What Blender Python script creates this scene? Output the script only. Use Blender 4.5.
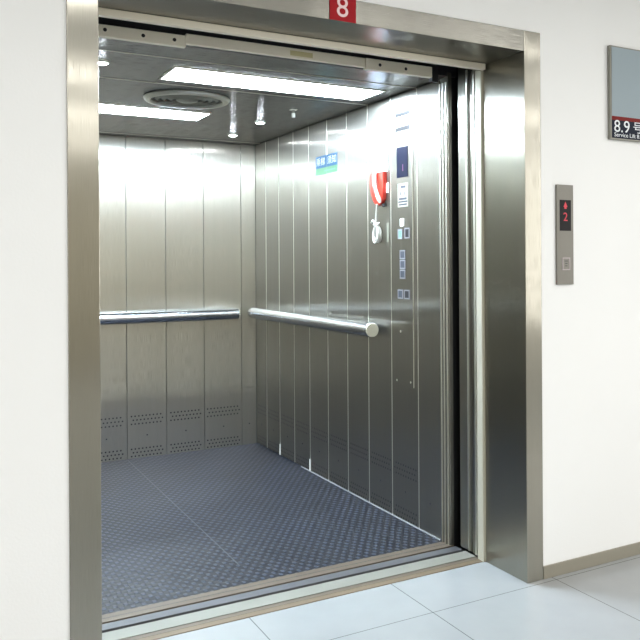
import bpy, bmesh, math, random
from mathutils import Vector, Matrix
S = bpy.context.scene
for o in list(bpy.data.objects):
    bpy.data.objects.remove(o, do_unlink=True)
C = S.collection
PI = math.pi

# ------------------------------------------------------------------ camera
cd = bpy.data.cameras.new('camera')
cam = bpy.data.objects.new('camera', cd)
C.objects.link(cam)
YAW, ROLL, FPX, PX, PY = 0.5333, -0.0060, 814.0, 400.0, 260.95
cd.sensor_fit = 'HORIZONTAL'
cd.sensor_width = 36.0
cd.lens = 36.0 * FPX / 640.0
RPX = (320 - PX) * math.cos(-ROLL) - (320 - PY) * math.sin(-ROLL)
RPY = (320 - PX) * math.sin(-ROLL) + (320 - PY) * math.cos(-ROLL)
cd.shift_x = RPX / 640.0
cd.shift_y = -RPY / 640.0
cd.clip_start = 0.02
cam.location = (-2.0992, -2.5713, 1.30)
fw = Vector((math.sin(YAW), math.cos(YAW), 0))
rt = Vector((math.cos(YAW), -math.sin(YAW), 0))
up = Vector((0, 0, 1))
cr, sr = math.cos(ROLL), math.sin(ROLL)
ax = rt * cr + up * sr
ay = -rt * sr + up * cr
M = Matrix.Identity(4)
for i in range(3):
    M[i][0], M[i][1], M[i][2], M[i][3] = ax[i], ay[i], -fw[i], cam.location[i]
cam.matrix_world = M
S.camera = cam

# ------------------------------------------------------------------ world, lights, exposure
w = bpy.data.worlds.new('world')
S.world = w
w.use_nodes = True
w.node_tree.nodes['Background'].inputs[0].default_value = (0.9, 0.95, 1, 1)
w.node_tree.nodes['Background'].inputs[1].default_value = 0.3
S.view_settings.view_transform = 'Standard'
S.view_settings.look = 'None'
S.view_settings.gamma = 1
S.view_settings.exposure = 0.0

HALL_Z = 2.60
def area(name, loc, sx, sy, power, col):
    l = bpy.data.lights.new(name, 'AREA')
    l.shape = 'RECTANGLE'
    l.size, l.size_y, l.energy, l.color = sx, sy, power, col
    o = bpy.data.objects.new(name, l)
    o.location = loc
    C.objects.link(o)
    return o
for y, e in ((-1.5, 10.5), (-3.2, 20), (-4.9, 29), (-6.5, 27)):
    for x in (-3.6, -1.6, 0.4, 2.4):
        area('hall_lamp', (x, y, HALL_Z - 0.02), 1.3, 0.25, e, (1.0, 0.985, 0.965))
# unseen area light added at right to brighten wall and floor; no window built
wl = area('hall_side_fill', (3.92, -3.9, 1.55), 1.8, 3.2, 66, (1.0, 0.99, 0.97))
wl.rotation_euler = (0, math.radians(90), 0)
CEIL_EMIT = 96.0
SPOT_EMIT = 150.0

# ------------------------------------------------------------------ materials
def newmat(name):
    m = bpy.data.materials.new(name)
    m.use_nodes = True
    nt = m.node_tree
    return m, nt, nt.nodes['Principled BSDF']

def plain(name, col, rough=0.5, metal=0.0, emit=None, estr=0.0, spec=0.5):
    m, nt, b = newmat(name)
    b.inputs['Base Color'].default_value = (*col, 1)
    b.inputs['Roughness'].default_value = rough
    b.inputs['Metallic'].default_value = metal
    b.inputs['Specular IOR Level'].default_value = spec
    if emit:
        b.inputs['Emission Color'].default_value = (*emit, 1)
        b.inputs['Emission Strength'].default_value = estr
    return m

def steel(name, col, rough=0.28, aniso=0.7, horizontal=False, var=0.06, wave=0.004, streak=0.05, tight=0.18, mix=0.62, scratch=1.8):
    """Brushed stainless steel; grain runs up the wall (or along it when horizontal)."""
    m, nt, b = newmat(name)
    N, L = nt.nodes, nt.links
    uv = N.new('ShaderNodeUVMap'); uv.uv_map = 'UVMap'
    mp = N.new('ShaderNodeMapping')
    mp.inputs['Scale'].default_value = (12, 1500, 1) if horizontal else (1500, 12, 1)
    L.new(uv.outputs[0], mp.inputs[0])
    n = N.new('ShaderNodeTexNoise'); n.inputs['Scale'].default_value = 1.0; n.inputs['Detail'].default_value = 3
    L.new(mp.outputs[0], n.inputs['Vector'])
    # broad streaks of the grain
    mp2 = N.new('ShaderNodeMapping')
    mp2.inputs['Scale'].default_value = (0.6, 30, 1) if horizontal else (30, 0.6, 1)
    L.new(uv.outputs[0], mp2.inputs[0])
    n2 = N.new('ShaderNodeTexNoise'); n2.inputs['Scale'].default_value = 1.0; n2.inputs['Detail'].default_value = 2
    L.new(mp2.outputs[0], n2.inputs['Vector'])
    mr = N.new('ShaderNodeMapRange')
    mr.inputs[3].default_value = 1 - streak; mr.inputs[4].default_value = 1 + streak
    L.new(n2.outputs[0], mr.inputs[0])
    mx = N.new('ShaderNodeVectorMath'); mx.operation = 'SCALE'
    mx.inputs[0].default_value = col
    L.new(mr.outputs[0], mx.inputs['Scale'])
    L.new(mx.outputs[0], b.inputs['Base Color'])
    rr = N.new('ShaderNodeMapRange')
    rr.inputs[3].default_value = rough - var; rr.inputs[4].default_value = rough + var
    L.new(n.outputs[0], rr.inputs[0]); L.new(rr.outputs[0], b.inputs['Roughness'])
    b.inputs['Metallic'].default_value = 1
    b.inputs['Anisotropic'].default_value = aniso
    b.inputs['Anisotropic Rotation'].default_value = 0.25 if horizontal else 0.0
    tg = N.new('ShaderNodeTangent'); tg.direction_type = 'UV_MAP'; tg.uv_map = 'UVMap'
    L.new(tg.outputs[0], b.inputs['Tangent'])
    # slow waviness of thin sheet metal
    n3 = N.new('ShaderNodeTexNoise'); n3.inputs['Scale'].default_value = 1.6; n3.inputs['Detail'].default_value = 1
    L.new(uv.outputs[0], n3.inputs['Vector'])
    bp = N.new('ShaderNodeBump'); bp.inputs['Strength'].default_value = 1.0; bp.inputs['Distance'].default_value = wave
    L.new(n3.outputs[0], bp.inputs['Height']); L.new(bp.outputs[0], b.inputs['Normal'])
    # fine finish: a second, tighter lobe under the broad one
    b2 = N.new('ShaderNodeBsdfPrincipled')
    L.new(mx.outputs[0], b2.inputs['Base Color'])
    b2.inputs['Metallic'].default_value = 1
    b2.inputs['Roughness'].default_value = tight
    b2.inputs['Anisotropic'].default_value = 0.9
    b2.inputs['Anisotropic Rotation'].default_value = 0.25 if horizontal else 0.0
    # the scratches of the brushing tip the surface only across the grain
    across = tg.outputs[0]
    if horizontal:
        cx_ = N.new('ShaderNodeVectorMath'); cx_.operation = 'CROSS_PRODUCT'
        L.new(tg.outputs[0], cx_.inputs[0]); L.new(bp.outputs[0], cx_.inputs[1]); across = cx_.outputs[0]
    sc = N.new('ShaderNodeMath'); sc.operation = 'SUBTRACT'; sc.inputs[1].default_value = 0.5
    L.new(n.outputs[0], sc.inputs[0])
    sm_ = N.new('ShaderNodeMath'); sm_.operation = 'MULTIPLY'; sm_.inputs[1].default_value = scratch
    L.new(sc.outputs[0], sm_.inputs[0])
    vs_ = N.new('ShaderNodeVectorMath'); vs_.operation = 'SCALE'
    L.new(across, vs_.inputs[0]); L.new(sm_.outputs[0], vs_.inputs['Scale'])
    va = N.new('ShaderNodeVectorMath'); va.operation = 'ADD'
    L.new(bp.outputs[0], va.inputs[0]); L.new(vs_.outputs[0], va.inputs[1])
    vn = N.new('ShaderNodeVectorMath'); vn.operation = 'NORMALIZE'; L.new(va.outputs[0], vn.inputs[0])
    L.new(tg.outputs[0], b2.inputs['Tangent']); L.new(vn.outputs[0], b2.inputs['Normal'])
    ms = N.new('ShaderNodeMixShader'); ms.inputs[0].default_value = mix
    L.new(b.outputs[0], ms.inputs[1]); L.new(b2.outputs[0], ms.inputs[2])
    L.new(ms.outputs[0], N['Material Output'].inputs['Surface'])
    return m

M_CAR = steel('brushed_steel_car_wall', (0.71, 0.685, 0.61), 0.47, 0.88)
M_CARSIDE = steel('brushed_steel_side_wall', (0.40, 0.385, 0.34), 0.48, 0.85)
M_FRAME = steel('brushed_steel_door_frame', (0.35, 0.335, 0.285), 0.36, 0.85, streak=0.03, scratch=1.0)
M_CEIL = steel('satin_steel_car_ceiling', (0.31, 0.31, 0.315), 0.28, 0.5, horizontal=True)
M_BEAD = plain('bright_steel_trim', (0.72, 0.70, 0.62), 0.38, 1.0)
M_CREAMST = plain('cream_coated_steel', (0.58, 0.55, 0.44), 0.38, 0.2)
M_TRACK = plain('pale_track_paint', (0.86, 0.80, 0.66), 0.45)
M_RAIL = steel('polished_steel_rail', (0.55, 0.57, 0.59), 0.20, 0.3, wave=0.0, scratch=0.0)
M_CAP = plain('pale_end_cap', (0.55, 0.52, 0.41), 0.4, 0.2)
M_BLACK = plain('black_paint', (0.006, 0.006, 0.007), 0.6)
M_DARK = plain('dark_grey_metal', (0.05, 0.05, 0.055), 0.4, 0.7)
M_SEAM = plain('seam_backing_grey', (0.18, 0.18, 0.18), 0.5, 0.8)  # even grey of the backing behind the panel joints
M_WHITE = plain('white_plastic', (0.85, 0.85, 0.80), 0.4)
M_IVORY = plain('ivory_phone_plastic', (0.46, 0.45, 0.40), 0.45)
M_PAPER = plain('notice_paper', (0.80, 0.84, 0.90), 0.6)
M_INK = plain('faded_blue_ink', (0.36, 0.48, 0.68), 0.6)
M_RED = plain('glossy_red_plastic', (0.42, 0.028, 0.015), 0.3)
M_SIGNRED = plain('sign_red', (0.34, 0.006, 0.012), 0.5, spec=0.2)
M_PINK = plain('numeral_pale_pink', (0.85, 0.62, 0.62), 0.5)
M_BLUE = plain('sticker_blue', (0.03, 0.13, 0.26), 0.45)
M_GREEN = plain('sticker_green', (0.15, 0.33, 0.19), 0.45)
M_LED = plain('red_led', (0.3, 0.0, 0.01), 0.4, emit=(1.0, 0.02, 0.06), estr=0.3)
M_LCD = plain('dark_blue_display_glass', (0.004, 0.006, 0.02), 0.3, spec=0.1)
M_SCREEN = plain('black_display_glass', (0.004, 0.002, 0.003), 0.45, spec=0.2)
M_SIGNGREY = plain('sign_blue_grey', (0.30, 0.36, 0.39), 0.5, spec=0.2)
M_SIGNNAVY = plain('sign_navy', (0.008, 0.012, 0.026), 0.5, spec=0.15)
M_SIGNSTRIPE = plain('sign_dark_red', (0.18, 0.014, 0.012), 0.5, spec=0.15)
M_LETTER = plain('sign_white_letters', (0.75, 0.78, 0.80), 0.5)
M_ALU = plain('sill_aluminium', (0.24, 0.235, 0.20), 0.5, 0.3)
M_ALUD = plain('sill_grey_aluminium', (0.10, 0.10, 0.105), 0.5, 0.4)
M_BRASS = plain('worn_sill_edge', (0.17, 0.125, 0.075), 0.55, 0.3)
M_TAN = plain('worn_tan_sill', (0.13, 0.10, 0.072), 0.5, 0.3)
M_EMIT = plain('fluorescent_diffuser', (0.9, 0.9, 0.9), 0.5, emit=(0.72, 0.86, 1.0), estr=CEIL_EMIT)
M_SPOT = plain('spot_lamp_glass', (0.9, 0.9, 0.9), 0.5, emit=(0.85, 0.92, 1.0), estr=SPOT_EMIT)
M_PLATE = plain('call_plate_steel', (0.19, 0.18, 0.155), 0.5, 0.35)
M_BTN = plain('button_face', (0.09, 0.10, 0.125), 0.35, 0.5)
M_BTNRIM = plain('button_rim', (0.36, 0.36, 0.40), 0.35, 0.5)
M_BASE = plain('grey_brown_baseboard', (0.30, 0.28, 0.225), 0.5, 0.3)

def wall_mat():
    m, nt, b = newmat('white_painted_wall')
    N, L = nt.nodes, nt.links
    tc = N.new('ShaderNodeTexCoord')
    n = N.new('ShaderNodeTexNoise'); n.inputs['Scale'].default_value = 1.3; n.inputs['Detail'].default_value = 3
    L.new(tc.outputs['Object'], n.inputs['Vector'])
    cr_ = N.new('ShaderNodeValToRGB')
    cr_.color_ramp.elements[0].color = (0.78, 0.785, 0.77, 1)
    cr_.color_ramp.elements[1].color = (0.86, 0.86, 0.845, 1)
    L.new(n.outputs[0], cr_.inputs[0]); L.new(cr_.outputs[0], b.inputs['Base Color'])
    b.inputs['Roughness'].default_value = 0.6
    n2 = N.new('ShaderNodeTexNoise'); n2.inputs['Scale'].default_value = 120
    L.new(tc.outputs['Object'], n2.inputs['Vector'])
    bp = N.new('ShaderNodeBump'); bp.inputs['Strength'].default_value = 0.15; bp.inputs['Distance'].default_value = 0.002
    L.new(n2.outputs[0], bp.inputs['Height']); L.new(bp.outputs[0], b.inputs['Normal'])
    return m
M_WALL = wall_mat()
M_FARWALL = plain('beige_far_wall', (0.34, 0.31, 0.24), 0.6)
M_HALLCEIL = plain('hall_ceiling_white', (0.75, 0.75, 0.74), 0.7)

def tile_mat():
    m, nt, b = newmat('pale_polished_tile')
    N, L = nt.nodes, nt.links
    tc = N.new('ShaderNodeTexCoord')
    sp = N.new('ShaderNodeSeparateXYZ'); L.new(tc.outputs['Object'], sp.inputs[0])
    def line(sock, off):
        a = N.new('ShaderNodeMath'); a.operation = 'SUBTRACT'; a.inputs[1].default_value = off; L.new(sock, a.inputs[0])
        d = N.new('ShaderNodeMath'); d.operation = 'PINGPONG'; d.inputs[1].default_value = 0.299; L.new(a.outputs[0], d.inputs[0])
        c = N.new('ShaderNodeMath'); c.operation = 'LESS_THAN'; c.inputs[1].default_value = 0.0016; L.new(d.outputs[0], c.inputs[0])
        return c.outputs[0]
    mx = N.new('ShaderNodeMath'); mx.operation = 'MAXIMUM'
    L.new(line(sp.outputs[0], 0.128), mx.inputs[0]); L.new(line(sp.outputs[1], -0.034), mx.inputs[1])
    n = N.new('ShaderNodeTexNoise'); n.inputs['Scale'].default_value = 5; n.inputs['Detail'].default_value = 5
    L.new(tc.outputs['Object'], n.inputs['Vector'])
    cr_ = N.new('ShaderNodeValToRGB')
    cr_.color_ramp.elements[0].position = 0.3; cr_.color_ramp.elements[0].color = (0.30, 0.312, 0.316, 1)
    cr_.color_ramp.elements[1].position = 0.75; cr_.color_ramp.elements[1].color = (0.33, 0.342, 0.345, 1)
    L.new(n.outputs[0], cr_.inputs[0])
    mi = N.new('ShaderNodeMix'); mi.data_type = 'RGBA'
    L.new(mx.outputs[0], mi.inputs[0]); L.new(cr_.outputs[0], mi.inputs[6]); mi.inputs[7].default_value = (0.10, 0.105, 0.105, 1)
    L.new(mi.outputs[2], b.inputs['Base Color'])
    b.inputs['Roughness'].default_value = 0.20
    b.inputs['Specular IOR Level'].default_value = 0.4
    return m
M_TILE = tile_mat()

def tread_mat():
    m, nt, b = newmat('blue_studded_floor')
    N, L = nt.nodes, nt.links
    tc = N.new('ShaderNodeTexCoord')
    sp = N.new('ShaderNodeSeparateXYZ'); L.new(tc.outputs['Object'], sp.inputs[0])
    def math_(op, a, b_=None):
        n = N.new('ShaderNodeMath'); n.operation = op
        for i, s in enumerate((a, b_)):
            if s is None: continue
            if isinstance(s, (int, float)): n.inputs[i].default_value = s
            else: L.new(s, n.inputs[i])
        return n.outputs[0]
    sx = math_('SINE', math_('MULTIPLY', sp.outputs[0], 2 * PI / 0.040))
    sy = math_('SINE', math_('MULTIPLY', sp.outputs[1], 2 * PI / 0.062))
    h = math_('MULTIPLY', sx, sy)
    stud = N.new('ShaderNodeMapRange'); stud.interpolation_type = 'SMOOTHSTEP'
    stud.inputs[1].default_value = 0.05; stud.inputs[2].default_value = 0.55
    L.new(h, stud.inputs[0])
    n = N.new('ShaderNodeTexNoise'); n.inputs['Scale'].default_value = 3.2; n.inputs['Detail'].default_value = 4
    L.new(tc.outputs['Object'], n.inputs['Vector'])
    wear = N.new('ShaderNodeMapRange'); wear.inputs[1].default_value = 0.35; wear.inputs[2].default_value = 0.7
    wear.inputs[3].default_value = 0.8; wear.inputs[4].default_value = 1.25
    L.new(n.outputs[0], wear.inputs[0])
    mi = N.new('ShaderNodeMix'); mi.data_type = 'RGBA'
    L.new(stud.outputs[0], mi.inputs[0])
    mi.inputs[6].default_value = (0.004, 0.005, 0.010, 1)
    mi.inputs[7].default_value = (0.036, 0.045, 0.072, 1)
    sc = N.new('ShaderNodeVectorMath'); sc.operation = 'SCALE'
    L.new(mi.outputs[2], sc.inputs[0]); L.new(wear.outputs[0], sc.inputs['Scale'])
    L.new(sc.outputs[0], b.inputs['Base Color'])
    b.inputs['Roughness'].default_value = 0.40
    b.inputs['Specular IOR Level'].default_value = 0.28
    bp = N.new('ShaderNodeBump'); bp.inputs['Strength'].default_value = 0.8; bp.inputs['Distance'].default_value = 0.002
    L.new(stud.outputs[0], bp.inputs['Height']); L.new(bp.outputs[0], b.inputs['Normal'])
    return m
M_TREAD = tread_mat()

# ------------------------------------------------------------------ mesh helpers
def box(bm, x0, x1, y0, y1, z0, z1, bev=0.0):
    b2 = bmesh.new()
    bmesh.ops.create_cube(b2, size=1)
    for v in b2.verts:
        v.co = Vector((x0 + (v.co.x + .5) * (x1 - x0), y0 + (v.co.y + .5) * (y1 - y0), z0 + (v.co.z + .5) * (z1 - z0)))
    if bev:
        bmesh.ops.bevel(b2, geom=list(b2.edges), offset=bev, segments=2, affect='EDGES', profile=0.5)
    me = bpy.data.meshes.new('tmp'); b2.to_mesh(me); b2.free()
    bm.from_mesh(me); bpy.data.meshes.remove(me)
    return bm

def lathe(bm, prof, center, axis='z', seg=48, close=True):
    """prof: list of (radius, height) turned about an axis through center."""
    rings = []
    c = Vector(center)
    def P(r, h, a):
        u, v = r * math.cos(a), r * math.sin(a)
        return c + (Vector((u, v, h)) if axis == 'z' else Vector((h, u, v)) if axis == 'x' else Vector((u, h, v)))
    for r, h in prof:
        if r < 1e-6:
            rings.append([bm.verts.new(P(0, h, 0))])
        else:
            rings.append([bm.verts.new(P(r, h, 2 * PI * k / seg)) for k in range(seg)])
    for A, B in zip(rings, rings[1:]):
        if len(A) == 1 and len(B) == 1: continue
        for k in range(seg):
            k2 = (k + 1) % seg
            if len(A) == 1: bm.faces.new((A[0], B[k], B[k2]))
            elif len(B) == 1: bm.faces.new((A[k], A[k2], B[0]))
            else: bm.faces.new((A[k], A[k2], B[k2], B[k]))
    return bm

def tube(bm, pts, r, seg=10):
    """round tube along a polyline, capped; r a number or one radius per point"""
    pts = [Vector(p) for p in pts]
    rs = r if isinstance(r, (list, tuple)) else [r] * len(pts)
    rings = []
    prev = None
    for i, p in enumerate(pts):
        t = (pts[min(i + 1, len(pts) - 1)] - pts[max(i - 1, 0)]).normalized()
        if prev is None:
            a = Vector((0, 0, 1)) if abs(t.z) < .9 else Vector((1, 0, 0))
            n = t.cross(a).normalized()
        else:
            n = (prev - t * prev.dot(t)).normalized()
        prev = n
        bb = t.cross(n)
        rings.append([bm.verts.new(p + (n * math.cos(2 * PI * k / seg) + bb * math.sin(2 * PI * k / seg)) * rs[i]) for k in range(seg)])
    for A, B in zip(rings, rings[1:]):
        for k in range(seg):
            k2 = (k + 1) % seg
            bm.faces.new((A[k], A[k2], B[k2], B[k]))
    bm.faces.new(rings[0][::-1]); bm.faces.new(rings[-1])
    return bm

def prism(bm, poly, x0, x1, bev=0.0):
    """outline in (y, z) given thickness along x"""
    b2 = bmesh.new()
    A = [b2.verts.new((x0, y, z)) for y, z in poly]
    B = [b2.verts.new((x1, y, z)) for y, z in poly]
    n = len(poly)
    b2.faces.new(A); b2.faces.new(B[::-1])
    for k in range(n):
        b2.faces.new((A[k], B[k], B[(k + 1) % n], A[(k + 1) % n]))
    if bev:
        es = [e for e in b2.edges if abs(e.verts[0].co.x - e.verts[1].co.x) < 1e-6]
        bmesh.ops.bevel(b2, geom=es, offset=bev, segments=3, affect='EDGES', profile=0.5)
    me = bpy.data.meshes.new('tmp'); b2.to_mesh(me); b2.free()
    bm.from_mesh(me); bpy.data.meshes.remove(me)
    return bm

def finish(me):
    uvl = me.uv_layers.new(name='UVMap') if not me.uv_layers else me.uv_layers[0]
    for p in me.polygons:
        n = p.normal
        a = max(range(3), key=lambda i: abs(n[i]))
        for li in p.loop_indices:
            co = me.vertices[me.loops[li].vertex_index].co
            uvl.data[li].uv = (co.y, co.z) if a == 0 else (co.x, co.z) if a == 1 else (co.x, co.y)

def obj(name, bm, mat, parent=None, smooth=False):
    bmesh.ops.recalc_face_normals(bm, faces=list(bm.faces))
    me = bpy.data.meshes.new(name)
    bm.to_mesh(me); bm.free()
    finish(me)
    if smooth:
        for p in me.polygons: p.use_smooth = True
        me.set_sharp_from_angle(angle=math.radians(35))
    me.materials.append(mat)
    o = bpy.data.objects.new(name, me)
    C.objects.link(o)
    if parent:
        o.parent = parent
        off = Vector((0, 0, 0)); p = parent
        while p: off += p.location; p = p.parent
        me.transform(Matrix.Translation(-off))
    return o

def bx(name, dims, mat, parent=None, bev=0.0):
    return obj(name, box(bmesh.new(), *dims, bev), mat, parent)

def struct(o, kind='structure'):
    o['kind'] = kind
    return o

def tag(o, label, cat, group=None):
    o['label'] = label; o['category'] = cat
    if group: o['group'] = group
    return o

def thing(name, loc, label, cat, group=None):
    o = bpy.data.objects.new(name, None); o.empty_display_size = 0.05
    C.objects.link(o); o.location = loc
    return tag(o, label, cat, group)

def dup(root, loc):
    r = root.copy(); C.objects.link(r); r.location = loc
    for ch in list(root.children):
        c = ch.copy(); C.objects.link(c); c.parent = r
        for g in list(ch.children):
            d = g.copy(); C.objects.link(d); d.parent = c
    return r

def text(name, s, size, mat, parent, origin, xdir, up_=(0, 0, 1), depth=0.0008, align='CENTER', sx=1.0, bold=0.0):
    """lettering as a thin solid mesh standing at origin; xdir is the reading direction"""
    cu = bpy.data.curves.new('tmp', 'FONT')
    cu.body = s; cu.size = size; cu.align_x = align; cu.align_y = 'CENTER'; cu.extrude = depth; cu.offset = bold
    t = bpy.data.objects.new('tmp', cu); C.objects.link(t)
    dg = bpy.context.evaluated_depsgraph_get(); dg.update()
    me = bpy.data.meshes.new_from_object(t.evaluated_get(dg))
    bpy.data.objects.remove(t); bpy.data.curves.remove(cu)
    X = Vector(xdir).normalized(); U = Vector(up_); Z = X.cross(U)
    m = Matrix.Identity(4)
    for i in range(3):
        m[i][0], m[i][1], m[i][2], m[i][3] = X[i] * sx, U[i], Z[i], origin[i]
    me.transform(m)
    me.name = name
    me.materials.clear(); me.materials.append(mat)
    o = bpy.data.objects.new(name, me); C.objects.link(o)
    if parent:
        o.parent = parent
        off = Vector((0, 0, 0)); p = parent
        while p: off += p.location; p = p.parent
        me.transform(Matrix.Translation(-off))
    return o

# ------------------------------------------------------------------ dimensions
LX, RX, ZT = -1.633, 0.0, 2.144           # frame opening
FO = 0.084                                # width of frame facing
CL, CRX = -1.625, -0.020                  # car side walls
CF, CB, CZ = 0.583, 2.996, 2.143          # car front, back, ceiling

# ------------------------------------------------------------------ hall
fl = struct(bx('floor', (-5, 4, -7.5, 0.279, -0.10, 0.0), M_TILE))
bm = bmesh.new()
box(bm, -5, LX - 0.09, 0, 0.27, 0, HALL_Z)
box(bm, RX + FO, 4, 0, 0.27, 0, HALL_Z)
box(bm, LX - 0.09, RX + FO, 0, 0.27, ZT + FO, HALL_Z)
struct(obj('wall_front', bm, M_WALL))
struct(bx('wall_hall_rear', (-5, 4, -7.6, -7.5, 0, HALL_Z), M_FARWALL))
struct(bx('wall_hall_left', (-5.1, -5, -7.6, 0.27, 0, HALL_Z), M_WALL))
struct(bx('wall_hall_right', (4, 4.1, -7.6, 0.27, 0, HALL_Z), M_WALL))
struct(bx('ceiling_hall', (-5.1, 4.1, -7.6, 0.27, HALL_Z, HALL_Z + 0.1), M_HALLCEIL))
struct(bx('baseboard_front', (RX + FO + 0.001, 4, -0.008, 0.0, 0, 0.052), M_BASE, bev=0.0015))
struct(bx('baseboard_front_left', (-5, LX - 0.091, -0.008, 0.0, 0, 0.052), M_BASE, bev=0.0015))

# ------------------------------------------------------------------ lift shaft (dark, around the gap between landing and car)
bm = bmesh.new()
box(bm, -1.95, 0.75, 0.27, 0.60, 2.40, 2.46)
box(bm, -2.0, -1.95, 0.27, 0.62, -0.1, 2.46)
box(bm, 0.75, 0.80, 0.27, 0.62, -0.1, 2.46)
box(bm, -1.95, 0.75, 0.279, 0.60, -0.14, -0.03)
box(bm, 0.0305, 0.75, 0.60, 0.62, -0.03, 2.40)
box(bm, 0.0035, 0.0305, 0.535, 0.582, -0.03, CZ + 0.02)
box(bm, -1.95, -1.68, 0.60, 0.62, -0.03, 2.40)
box(bm, -1.68, 0.035, 0.60, 0.62, CZ + 0.03, 2.40)
struct(obj('wall_shaft', bm, M_BLACK))

# ------------------------------------------------------------------ door frame
fr = thing('door_frame', (-0.8165, 0.0, 0.0), 'broad brushed stainless steel frame around the open lift doorway', 'door frame')
bx('jamb', (RX, RX + FO, -0.006, 0.272, 0, ZT + FO), M_FRAME, fr, 0.002)
bx('jamb', (LX - 0.09, LX, -0.006, 0.272, 0, ZT + FO), M_FRAME, fr, 0.002)
MF2 = steel('brushed_steel_header', (0.31, 0.30, 0.265), 0.30, 0.6, horizontal=True)
bx('header', (LX + 0.0005, RX - 0.0005, -0.006, 0.272, ZT, ZT + FO), MF2, fr, 0.002)
for s, x0, x1 in ((1, -0.012, 0.05), (-1, LX - 0.05, LX + 0.004)):
    l = bx('door_stop', (x0, x1, 0.274, 0.316, 0, 2.15), M_CREAMST, fr, 0.002)
    l['label'] = 'narrow cream door stop'
l = bx('header_lip', (LX + 0.001, -0.013, 0.235, 0.262, 2.117, 2.143), M_TRACK, fr, 0.003)
l['label'] = 'cream lip under the header'
bx('hanger_cover', (LX + 0.001, 0.0, 0.30, 0.34, 2.160, 2.30), M_ALUD, fr, 0.002)

# landing door leaves parked in the right-hand pocket
for y0, y1, x0, lab, m in ((0.330, 0.374, 0.002, 'steel edge of the outer landing door leaf, slid open, beside the cream stop', M_FRAME),
                           (0.390, 0.474, 0.006, 'steel edge of the inner landing door leaf, slid open, beside the black gap', M_CARSIDE)):
    d = thing('sliding_door', (x0 + 0.2, (y0 + y1) / 2, 0.004), lab, 'lift door', 'landing door leaves slid open')
    bx('door_leaf', (x0, x0 + 0.55, y0, y1, 0.006, 2.22), m, d, 0.003)
    bx('edge_strip', (x0 - 0.007, x0 - 0.0005, y0 + 0.004, y0 + 0.014, 0.01, 2.15), M_BEAD, d, 0.001)

# ------------------------------------------------------------------ sills
ls = thing('door_sill', (-0.8165, 0.35, -0.03), 'worn aluminium landing sill with brown front edge along the tiled floor', 'door sill')
bx('front_edge', (LX, 0.0, 0.2795, 0.312, -0.03, 0.003), M_BRASS, ls, 0.002)
bx('sill_rib', (LX, 0.0, 0.314, 0.339, -0.03, 0.002), M_TAN, ls, 0.001)
bx('sill_plate', (LX, 0.0, 0.346, 0.425, -0.03, 0.002), M_ALU, ls, 0.001)
bx('sill_base', (LX, 0.0, 0.2795, 0.425, -0.045, -0.03), M_BLACK, ls)
cs = thing('door_sill', (-0.8165, 0.51, -0.03), 'grey car sill with tan rear rib along the blue studded floor', 'door sill')
bx('sill_plate', (CL, -0.001, 0.450, 0.503, -0.03, 0.000), M_ALUD, cs, 0.001)
l = bx('sill_rib', (CL, -0.001, 0.514, 0.582, -0.03, 0.001), M_TAN, cs, 0.001)
bx('rib_groove', (CL, -0.001, 0.545, 0.549, 0.0012, 0.0015), M_DARK, cs)
bx('sill_base', (CL, -0.001, 0.450, 0.582, -0.045, -0.03), M_BLACK, cs)

# ------------------------------------------------------------------ car interior
struct(bx('floor_car', (CL - 0.03, CRX + 0.03, CF, CB + 0.03, -0.06, 0.0), M_TREAD))
sm = struct(bx('trim_1', (-0.927, -0.922, 0.80, CB - 0.03, 0.0001, 0.0012), plain('floor_seam_metal', (0.06, 0.065, 0.08), 0.4, 0.3)))

def holes(bm, plane, pos, a0, a1, sign):
    """three staggered lines of round vent holes in two bands"""
    r = 0.0055
    for zr in ((0.228, 0.254, 0.280), (0.014, 0.038, 0.062)):
        for k, z in enumerate(zr):
            n = int((a1 - a0 - 0.03) / 0.024)
            s0 = (a0 + a1) / 2 - (n - 1) * 0.012 + (0.006 if k % 2 else -0.006)
            for i in range(n):
                c = s0 + i * 0.024
                vs = []
                for q in range(8):
                    a = 2 * PI * q / 8
                    u, v = c + r * math.cos(a), z + r * math.sin(a)
                    vs.append(bm.verts.new((u, pos, v) if plane == 'y' else (pos, u, v)))
                bm.faces.new(vs)

def screw(parent, p, axis, mat=None, r=0.005):
    bm = bmesh.new()
    s = {'y': -1, 'x': -1, 'X': 1}[axis]
    lathe(bm, [(0, 0.0), (r, 0.0), (r, s * 0.001), (r * .6, s * 0.0018), (0, s * 0.0018)], p, 'y' if axis == 'y' else 'x', 12)
    obj('screw', bm, mat or M_DARK, parent)

# rear wall
wb = struct(bx('wall_rear', (CL - 0.03, CRX + 0.03, CB + 0.012, CB + 0.04, 0, CZ + 0.03), M_SEAM))
xs = [CL, -1.45, -1.185, -0.922, -0.662, -0.400, -0.129, CRX]
for i, (a, b) in enumerate(zip(xs, xs[1:])):
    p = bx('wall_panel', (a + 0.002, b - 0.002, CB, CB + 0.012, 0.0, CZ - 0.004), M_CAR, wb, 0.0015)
    if b - a > 0.15:
        bm = bmesh.new(); holes(bm, 'y', CB - 0.0004, a, b, -1)
        obj('vent_holes', bm, M_BLACK, p)
    screw(p, ((a + b) / 2, CB - 0.0002, 0.148), 'y')

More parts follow.
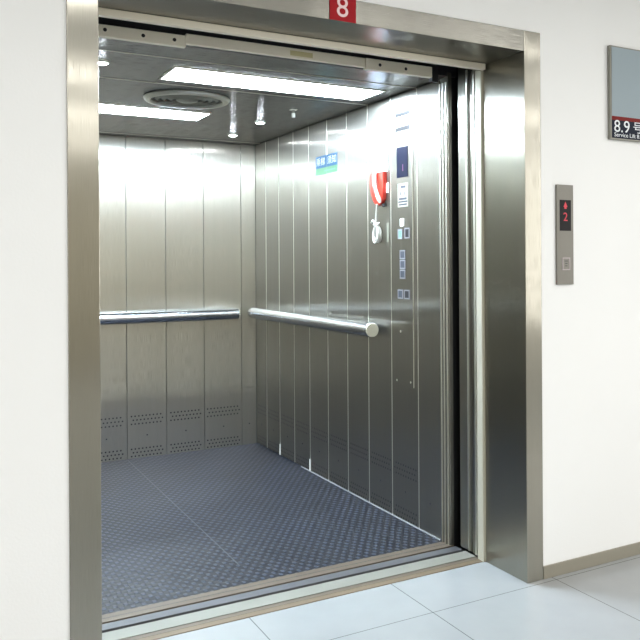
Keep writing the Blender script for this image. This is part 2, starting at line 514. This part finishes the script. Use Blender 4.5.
# side walls
ys = [CF + 0.004, 0.786, 1.043, 1.292, 1.542, 1.80, 2.063, 2.305, 2.553, 2.791, CB]
def side(name, x, s):
    wr = struct(bx(name, (min(x + s * 0.012, x + s * 0.05), max(x + s * 0.012, x + s * 0.05), CF, CB + 0.03, 0, CZ + 0.03), M_SEAM))
    for i, (a, b) in enumerate(zip(ys, ys[1:])):
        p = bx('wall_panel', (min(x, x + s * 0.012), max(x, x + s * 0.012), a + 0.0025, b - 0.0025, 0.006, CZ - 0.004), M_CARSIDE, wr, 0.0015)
        if i > 0:
            bm = bmesh.new(); holes(bm, 'x', x - s * 0.0004, a, b, 1)
            obj('vent_holes', bm, M_BLACK, p)
            bm = bmesh.new()
            tube(bm, [(x + s * 0.0020, a, 0.006), (x + s * 0.0020, a, CZ - 0.004)], 0.0036, 8)
            obj('joint_bead', bm, M_BEAD, wr, True)
        screw(p, (x - s * 0.0002, (a + b) / 2, 0.149), 'x' if s > 0 else 'X')
    return wr
wR = side('wall_right', CRX, 1)
wL = side('wall_left', CL, -1)
st = bx('gap_light_strip', (CRX - 0.004, CRX, 0.60, 2.20, 0.0005, 0.0055), plain('gap_light_white', (0.38, 0.39, 0.40), 0.35, 0.1), wR)  # pale strip stands in for light showing through the gap at the floor
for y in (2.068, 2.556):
    bx('seam_light_bit', (CRX - 0.004, CRX + 0.001, y - 0.008, y + 0.003, 0.006, 0.078), M_WHITE, wR, 0.001)  # white bits stand in for light leaking at the seam feet

# front posts of the car
for nm, x0, x1, s in (('trim_2', CRX + 0.002, 0.003, 1), ('trim_3', -1.68, CL - 0.002, -1)):
    e = x0 if s > 0 else x1
    t = struct(bx(nm, (x0, x1, 0.518, CF, 0.0, CZ + 0.02), M_CARSIDE, bev=0.002))
    for yy in (0.530, 0.556, 0.580):
        bx('post_rib', (e - 0.006 if s > 0 else e + 0.0005, e - 0.0005 if s > 0 else e + 0.006, yy - 0.004, yy + 0.004, 0.002, 2.12), M_BEAD, t, 0.0015)

# car ceiling with its lining seams
wc = struct(bx('ceiling_car', (CL - 0.03, CRX + 0.03, CF, CB + 0.03, CZ + 0.008, CZ + 0.04), M_SEAM))
cy = [CF, 0.79, 1.285, 1.78, 2.30, 2.90, CB + 0.01]
for a, b in zip(cy, cy[1:]):
    bx('ceiling_panel', (CL - 0.01, CRX + 0.01, a + 0.001, b - 0.001, CZ, CZ + 0.008), M_CEIL, wc, 0.001)
for y in (0.79, 1.285, 2.90):
    bx('joint_bead', (CL, CRX, y - 0.003, y + 0.003, CZ - 0.003, CZ - 0.0002), M_BEAD, wc, 0.001)

# ------------------------------------------------------------------ ceiling lights, spots, fan
def ceiling_light(cx, cy_, label):
    t = thing('ceiling_light', (cx, cy_, CZ - 0.004), label, 'ceiling light', 'fluorescent panels in the car ceiling')
    bm = bmesh.new()
    a, b = 0.52, 0.135
    box(bm, cx - a, cx + a, cy_ - b, cy_ - b + 0.012, CZ - 0.007, CZ - 0.0002)
    box(bm, cx - a, cx + a, cy_ + b - 0.012, cy_ + b, CZ - 0.007, CZ - 0.0002)
    box(bm, cx - a, cx - a + 0.012, cy_ - b + 0.012, cy_ + b - 0.012, CZ - 0.007, CZ - 0.0002)
    box(bm, cx + a - 0.012, cx + a, cy_ - b + 0.012, cy_ + b - 0.012, CZ - 0.007, CZ - 0.0002)
    obj('light_frame', bm, M_BEAD, t)
    bx('diffuser', (cx - a + 0.0125, cx + a - 0.0125, cy_ - b + 0.0125, cy_ + b - 0.0125, CZ - 0.005, CZ - 0.0005), M_EMIT, t, 0.001)
    return t
ceiling_light(-0.640, 1.045, 'long bright rectangular light panel in the car ceiling, nearer the doorway')
ceiling_light(-1.200, 2.040, 'bright rectangular light panel in the car ceiling at left, beyond the round vent')

def downlight(x, y, label):
    t = thing('spotlight', (x, y, CZ), label, 'spotlight', 'small spotlights in the car ceiling')
    bm = bmesh.new()
    lathe(bm, [(0.026, -0.0003), (0.034, -0.0003), (0.034, -0.006), (0.026, -0.010), (0.024, -0.004), (0.026, -0.0003)], (x, y, CZ), 'z', 32)
    obj('trim_ring', bm, M_BEAD, t, True)
    bm = bmesh.new()
    lathe(bm, [(0, -0.0004), (0.0255, -0.0004), (0.026, -0.006), (0.018, -0.012), (0, -0.014)], (x, y, CZ), 'z', 24)
    obj('lamp', bm, M_SPOT, t, True)
downlight(-0.321, 2.60, 'small glaring spotlight nearest the rear corner of the car ceiling')
downlight(-0.339, 2.05, 'small glaring spotlight beyond the long light panel, second from the rear corner')
downlight(-1.442, 0.985, 'small spotlight in the car ceiling at left, half behind the door frame')

fc = (-0.915, 1.575, CZ)
fan = thing('ceiling_vent', fc, 'round ventilation grille with raised rings in the car ceiling between the light panels', 'vent')
bm = bmesh.new()
lathe(bm, [(0.176, -0.0003), (0.212, -0.0003), (0.216, -0.006), (0.206, -0.018), (0.184, -0.020), (0.176, -0.012), (0.176, -0.0003)], fc, 'z', 72)
obj('outer_ring', bm, M_BEAD, fan, True)
bm = bmesh.new()
lathe(bm, [(0, -0.0003), (0.175, -0.0003), (0.175, -0.002), (0, -0.002)], fc, 'z', 48)
obj('dark_backing', bm, M_DARK, fan)
for r in (0.150, 0.118, 0.086):
    bm = bmesh.new()
    lathe(bm, [(r - 0.008, -0.006), (r + 0.008, -0.003), (r + 0.009, -0.006), (r - 0.007, -0.016), (r - 0.008, -0.006)], fc, 'z', 64)
    obj('vent_ring', bm, M_ALU, fan, True)
bm = bmesh.new()
lathe(bm, [(0, -0.019), (0.045, -0.018), (0.056, -0.012), (0.056, -0.0025), (0, -0.0025)], fc, 'z', 40)
obj('hub', bm, M_ALU, fan, True)
for k in range(4):
    a = PI / 4 + k * PI / 2
    bm = bmesh.new()
    tube(bm, [(fc[0] + math.cos(a) * 0.05, fc[1] + math.sin(a) * 0.05, CZ - 0.008), (fc[0] + math.cos(a) * 0.178, fc[1] + math.sin(a) * 0.178, CZ - 0.008)], 0.003, 8)
    obj('spoke', bm, M_ALU, fan, True)

# small bracket hanging from ceiling
hb = thing('hanging_bracket', (-0.317, 1.60, CZ), 'small pale bracket hanging from the car ceiling near the right wall', 'bracket')
bx('ceiling_plate', (-0.335, -0.299, 1.585, 1.615, CZ - 0.004, CZ - 0.0003), M_WHITE, hb, 0.001)
bx('stem', (-0.324, -0.310, 1.595, 1.605, CZ - 0.020, CZ - 0.004), M_ALU, hb, 0.001)
bx('hook', (-0.326, -0.308, 1.592, 1.608, CZ - 0.045, CZ - 0.020), M_WHITE, hb, 0.003)

# ------------------------------------------------------------------ handrails
def handrail(axis, a0, a1, fixed, wallc, z, r, label, brk):
    mid = (fixed, a0, z) if axis == 'y' else (a0, fixed, z)
    t = thing('handrail', mid, label, 'handrail', 'tubular handrails in the lift car')
    bm = bmesh.new()
    prof = [(0, 0), (r - 0.003, 0), (r, 0.004), (r, a1 - a0 - 0.004), (r - 0.003, a1 - a0), (0, a1 - a0)]
    lathe(bm, prof, mid, axis, 40)
    obj('rail_tube', bm, M_RAIL, t, True)
    for end, d in ((a0, -1), (a1, 1)):
        c = (fixed, end, z) if axis == 'y' else (end, fixed, z)
        bm = bmesh.new()
        lathe(bm, [(0, 0), (r * 0.93, 0), (r * 0.93, d * 0.003), (r * .85, d * 0.006), (0, d * 0.006)], c, axis, 32)
        e = obj('end_cap', bm, M_CAP, t, True)
    for q in brk:
        A = (fixed, q, z) if axis == 'y' else (q, fixed, z)
        B = (wallc, q, z) if axis == 'y' else (q, wallc, z)
        bm = bmesh.new()
        tube(bm, [A, B], 0.011, 14)
        b_ = obj('bracket', bm, M_DARK, t, True)
        bm = bmesh.new()
        s = -1
        lathe(bm, [(0, s * 0.006), (0.022, s * 0.006), (0.026, s * 0.0003), (0, s * 0.0003)], B, 'x' if axis == 'y' else 'y', 24)
        obj('rose', bm, M_DARK, b_, True)
handrail('y', 1.105, 2.835, -0.100, CRX - 0.0003, 0.948, 0.039, 'tubular steel handrail on the right car wall with a cream end cap', (1.22, 1.95, 2.70))
handrail('x', -1.56, -0.182, 2.916, CB - 0.0003, 0.941, 0.038, 'tubular steel handrail across the rear car wall', (-1.45, -0.85, -0.27))

# ------------------------------------------------------------------ car operating panel
X0 = CRX - 0.0002
cop = thing('control_panel', (X0, 0.93, 0.68), 'narrow brushed steel lift control panel with display and buttons on the right car wall', 'control panel')
bx('faceplate', (X0 - 0.0018, X0, 0.826, 1.032, 0.68, 2.085), M_CARSIDE, cop, 0.0006)
bm = bmesh.new()
XF = X0 - 0.002
l = bx('edge_trim', (XF - 0.002, XF + 0.0018, 0.8225, 0.8255, 0.68, 2.085), M_BEAD, cop)
bx('capacity_plate', (XF - 0.001, XF, 0.846, 0.990, 1.952, 2.046), M_WHITE, cop, 0.0003)['label'] = 'white capacity plate with dark bars'
for z0, z1 in ((2.026, 2.045), (1.953, 1.974)):
    bx('plate_bar', (XF - 0.0017, XF - 0.001, 0.848, 0.988, z0, z1), M_BLACK, cop.children[-1])
dsp = bx('display', (XF - 0.003, XF, 0.866, 0.974, 1.720, 1.872), M_LCD, cop, 0.001)
dsp['label'] = 'dark blue display window'
text('display_digit', '1', 0.05, plain('dim_red_digit', (0.16, 0.03, 0.10), 0.4, emit=(0.6, 0.1, 0.3), estr=0.12), dsp, (XF - 0.0035, 0.912, 1.765), (0, -1, 0), depth=0.0003)
pl = bx('maker_plate', (XF - 0.0008, XF, 0.868, 0.968, 1.572, 1.690), M_BEAD, cop)
for y0, y1, z0, z1 in ((0.890, 0.938, 1.666, 1.678), (0.880, 0.955, 1.607, 1.618), (0.872, 0.962, 1.594, 1.602), (0.878, 0.955, 1.580, 1.588),
                       (0.900, 0.908, 1.630, 1.648), (0.935, 0.943, 1.630, 1.648)):
    bx('engraved_mark', (XF - 0.0014, XF - 0.0008, y0, y1, z0, z1), M_BTN, pl)
def button(y, z, wy=0.042, hz=0.044, name='call_button', face=M_BTN):
    rim = bmesh.new()
    x1 = XF
    box(rim, x1 - 0.004, x1, y - wy / 2, y - wy / 2 + 0.006, z - hz / 2, z + hz / 2)
    box(rim, x1 - 0.004, x1, y + wy / 2 - 0.006, y + wy / 2, z - hz / 2, z + hz / 2)
    box(rim, x1 - 0.004, x1, y - wy / 2 + 0.006, y + wy / 2 - 0.006, z - hz / 2, z - hz / 2 + 0.006)
    box(rim, x1 - 0.004, x1, y - wy / 2 + 0.006, y + wy / 2 - 0.006, z + hz / 2 - 0.006, z + hz / 2)
    o = obj(name, rim, M_BTNRIM, cop)
    bx('button_face', (x1 - 0.003, x1, y - wy / 2 + 0.0065, y + wy / 2 - 0.0065, z - hz / 2 + 0.0065, z + hz / 2 - 0.0065), face, o)
    return o
bx('key_switch', (XF - 0.008, XF, 0.902, 0.938, 1.474, 1.514), M_WHITE, cop, 0.003)['label'] = 'small white key switch cover'
button(0.875, 1.440, 0.046, 0.052, face=M_DARK)
button(0.942, 1.437, 0.046, 0.048, face=plain('green_grey_button', (0.20, 0.33, 0.28), 0.4, 0.3))
for z in (1.334, 1.285, 1.236):
    button(0.921, z, 0.052, 0.045)
for y in (0.881, 0.944):
    button(y, 1.136, 0.050, 0.046, face=M_DARK if y < 0.9 else M_BTN)
for y, z in ((0.948, 0.948), (0.987, 0.700), (0.853, 0.704)):
    screw(cop, (XF, y, z), 'x', M_BEAD, 0.006)

# ------------------------------------------------------------------ notice, tag, sticker, telephone
nt_ = thing('paper_notice', (CRX, 1.15, 1.76), 'tall white paper notice with faint blue text above the red telephone', 'notice')
bx('sheet', (X0 - 0.0012, X0, 1.074, 1.224, 1.765, 2.030), M_PAPER, nt_)
bx('blue_margin', (X0 - 0.0017, X0 - 0.0013, 1.074, 1.078, 1.765, 2.030), M_INK, nt_)
random.seed(4)
z = 1.985
while z > 1.83:
    a = 1.088 + random.random() * 0.012
    b = 1.15 + random.random() * 0.04
    bm = bmesh.new()
    pts = [(X0 - 0.0015, a + (b - a) * k / 14, z + 0.004 * math.sin(k * 2.1 + z * 40)) for k in range(15)]
    tube(bm, pts, 0.0010, 5)
    obj('text_line', bm, M_INK, nt_)
    z -= 0.017

tag(bx('paper_tag', (X0 - 0.0012, X0, 1.064, 1.132, 1.655, 1.706), M_WHITE), 'small white paper tag stuck beside the red telephone', 'tag')
tag(bx('paper_strip', (X0 - 0.001, X0, 1.062, 1.086, 1.40, 1.50), plain('yellowed_tape', (0.17, 0.165, 0.125), 0.5)), 'yellowed strip of tape beside the hanging telephone cord', 'tape')

sk = thing('sticker', (CRX, 1.81, 1.82), 'small blue and green sticker high on the right car wall', 'sticker')
bx('blue_field', (X0 - 0.0012, X0, 1.660, 1.955, 1.863, 1.935), M_BLUE, sk)['label'] = 'blue upper field with white characters'
text('lettering', '乘梯', 0.052, M_LETTER, sk, (X0 - 0.0014, 1.885, 1.897), (0, -1, 0), depth=0.0002, sx=1.2)
text('lettering', '须知', 0.052, M_LETTER, sk, (X0 - 0.0014, 1.730, 1.897), (0, -1, 0), depth=0.0002, sx=1.2)
bx('green_field', (X0 - 0.0012, X0, 1.660, 1.955, 1.822, 1.8625), M_GREEN, sk)['label'] = 'pale green lower band'
bx('green_curve', (X0 - 0.0016, X0 - 0.0012, 1.68, 1.83, 1.838, 1.846), plain('sticker_deep_green', (0.2, 0.5, 0.3), 0.5), sk)

ph = thing('telephone', (CRX, 1.16, 1.60), 'red emergency wall telephone with a white handset hanging on the right car wall', 'telephone')
XP = CRX - 0.0005
poly = [(1.082, 1.765), (1.21, 1.768), (1.225, 1.758), (1.231, 1.725), (1.227, 1.69), (1.216, 1.655), (1.196, 1.62), (1.172, 1.598), (1.15, 1.591), (1.11, 1.598), (1.09, 1.62), (1.082, 1.69)]
bm = bmesh.new(); prism(bm, poly, XP - 0.022, XP, 0.005)
obj('cradle', bm, M_RED, ph, True)
# handset: earpiece, grip, mouthpiece in one curved body on the cradle front
bm = bmesh.new()
hp = [(XP - 0.028, 1.150, 1.774), (XP - 0.036, 1.148, 1.748), (XP - 0.038, 1.146, 1.715), (XP - 0.038, 1.138, 1.68), (XP - 0.037, 1.122, 1.648), (XP - 0.034, 1.106, 1.622), (XP - 0.029, 1.102, 1.604)]
tube(bm, hp, [0.009, 0.0125, 0.0120, 0.0105, 0.011, 0.0125, 0.007], 14)
hs = obj('handset', bm, M_IVORY, ph, True)
hs['label'] = 'white curved handset'
bm = bmesh.new(); tube(bm, [(XP - 0.0440, 1.138, 1.685), (XP - 0.0436, 1.129, 1.662), (XP - 0.0428, 1.119, 1.642)], 0.0065, 8)
obj('grip_inlay', bm, M_ALUD, hs, True)
bm = bmesh.new(); box(bm, XP - 0.018, XP - 0.004, 1.086, 1.106, 1.583, 1.600, 0.003)
obj('hook_switch', bm, M_BLACK, ph)
# cord: straight lead, knot, then a bundle of coils
bm = bmesh.new()
pts = [(XP - 0.030, 1.135, 1.600), (XP - 0.028, 1.143, 1.57), (XP - 0.026, 1.152, 1.535), (XP - 0.024, 1.155, 1.508)]
tube(bm, pts, 0.0050, 8)
obj('cord_lead', bm, M_IVORY, ph, True)
bm = bmesh.new()
pts = []
for k in range(160):
    t_ = k / 159
    ang = t_ * 2 * PI * 4
    ry = 0.020 + 0.008 * math.sin(t_ * 9)
    pts.append((XP - 0.020 + 0.010 * math.sin(ang * 0.5), 1.155 + ry * math.sin(ang), 1.445 + (0.040 + 0.006 * math.cos(t_ * 7)) * math.cos(ang)))
tube(bm, pts, 0.0062, 8)
obj('cord_coils', bm, M_IVORY, ph, True)
bm = bmesh.new()
pts = [(XP - 0.028, 1.200, 1.505), (XP - 0.036, 1.170, 1.515), (XP - 0.036, 1.150, 1.500), (XP - 0.028, 1.118, 1.500), (XP - 0.024, 1.145, 1.480), (XP - 0.028, 1.175, 1.494)]
tube(bm, pts, 0.0055, 8)
obj('cord_knot', bm, M_IVORY, ph, True)

# ------------------------------------------------------------------ car door header track
tr = thing('door_track', (-0.8, 0.50, 2.13), 'long pale metal door track with screw holes across the top of the doorway', 'door track')
bx('track_section', (-1.66, -1.226, 0.495, 0.520, 2.117, 2.161), M_TRACK, tr, 0.002)
bx('track_cover', (-1.224, -0.456, 0.500, 0.520, 2.131, 2.171), M_TRACK, tr, 0.002)
bx('track_section', (-0.454, -0.115, 0.495, 0.520, 2.124, 2.171), M_TRACK, tr, 0.002)
for x, z in ((-1.52, 2.142), (-1.385, 2.139), (-1.270, 2.139), (-0.385, 2.148), (-0.255, 2.146)):
    bm = bmesh.new(); lathe(bm, [(0, -0.001), (0.007, -0.001), (0.007, 0.0), (0, 0)], (x, 0.4948, z), 'y', 12)
    obj('screw_hole', bm, M_BLACK, tr)
bm = bmesh.new(); box(bm, -0.118, -0.085, 0.492, 0.52, 2.105, 2.180, 0.003)
obj('end_bracket', bm, M_DARK, tr)
bm = bmesh.new(); box(bm, -0.80, -0.70, 0.4985, 0.4998, 2.140, 2.160)
obj('yellowed_patch', bm, plain('yellowed_tape_patch', (0.62, 0.55, 0.30), 0.6), tr)
struct(bx('trim_4', (-1.66, 0.03, 0.521, 0.582, CZ + 0.003, 2.39), M_DARK))

# ------------------------------------------------------------------ floor number sign on the header
fs = thing('floor_number_sign', (-0.814, -0.006, ZT), 'red square sign with a pale number 8 on the frame header above the doorway', 'sign')
bx('plate', (-0.866, -0.763, -0.010, -0.0062, ZT + 0.001, ZT + 0.103), M_SIGNRED, fs, 0.0008)
text('numeral', '8', 0.100, M_PINK, fs, (-0.817, -0.0105, ZT + 0.046), (1, 0, 0), depth=0.0005, sx=1.0, bold=0.0)

# ------------------------------------------------------------------ hall call plate
cp = thing('call_panel', (0.208, 0.0, 1.20), 'slim grey steel call plate with a red-lit floor display on the white wall', 'call panel')
bx('plate', (0.163, 0.254, -0.010, -0.0003, 1.200, 1.614), M_PLATE, cp, 0.0015)
sc_ = bx('display', (0.179, 0.240, -0.0115, -0.010, 1.423, 1.551), M_SCREEN, cp, 0.0004)
bm = bmesh.new()
b2 = [(-0.011, -0.006), (0.011, -0.006), (0.0, 0.016)]
vs = [bm.verts.new((0.209 + a, -0.0118, 1.528 + b)) for a, b in b2]; bm.faces.new(vs)
vs = [bm.verts.new((0.209 + a, -0.0118, 1.528 + b)) for a, b in ((-0.006, -0.014), (0.006, -0.014), (0.006, -0.006), (-0.006, -0.006))]; bm.faces.new(vs)
obj('lit_arrow', bm, M_LED, sc_)
text('lit_digit', '2', 0.050, M_LED, sc_, (0.209, -0.0118, 1.479), (1, 0, 0), depth=0.0002, sx=1.0)
bm = bmesh.new()
box(bm, 0.191, 0.233, -0.0125, -0.010, 1.260, 1.264); box(bm, 0.191, 0.233, -0.0125, -0.010, 1.308, 1.312)
box(bm, 0.191, 0.195, -0.0125, -0.010, 1.264, 1.308); box(bm, 0.229, 0.233, -0.0125, -0.010, 1.264, 1.308)
bt = obj('call_button', bm, plain('button_surround', (0.34, 0.30, 0.30), 0.4, 0.5), cp)
bx('button_face', (0.1955, 0.2285, -0.0115, -0.010, 1.2645, 1.3075), M_PLATE, bt)
bm = bmesh.new()
box(bm, 0.206, 0.218, -0.0122, -0.0115, 1.276, 1.279); box(bm, 0.206, 0.218, -0.0122, -0.0115, 1.286, 1.289)
box(bm, 0.203, 0.221, -0.0122, -0.0115, 1.296, 1.299)
obj('button_mark', bm, M_DARK, bt)

# ------------------------------------------------------------------ lift sign on the wall
sg = thing('wall_sign', (0.66, 0.0, 1.82), 'blue grey sign with a navy strip reading 8.9 on the white wall at right', 'sign')
bx('backing', (0.462, 0.862, -0.018, -0.0003, 1.822, 2.226), M_ALU, sg, 0.001)
bx('grey_field', (0.470, 0.854, -0.0195, -0.0182, 1.922, 2.220), M_SIGNGREY, sg)
bx('red_stripe', (0.470, 0.854, -0.0195, -0.0182, 1.905, 1.9218), M_SIGNSTRIPE, sg)
bx('navy_strip', (0.470, 0.854, -0.0195, -0.0182, 1.828, 1.9048), M_SIGNNAVY, sg)
text('lettering', '8.9', 0.074, M_LETTER, sg, (0.480, -0.0198, 1.877), (1, 0, 0), depth=0.0003, align='LEFT', sx=1.08)
text('lettering', '号', 0.054, M_LETTER, sg, (0.594, -0.0198, 1.877), (1, 0, 0), depth=0.0003, align='LEFT', sx=1.15)
text('lettering', 'Service Lift 8.9', 0.025, M_LETTER, sg, (0.482, -0.0198, 1.842), (1, 0, 0), depth=0.0003, align='LEFT', sx=1.15)
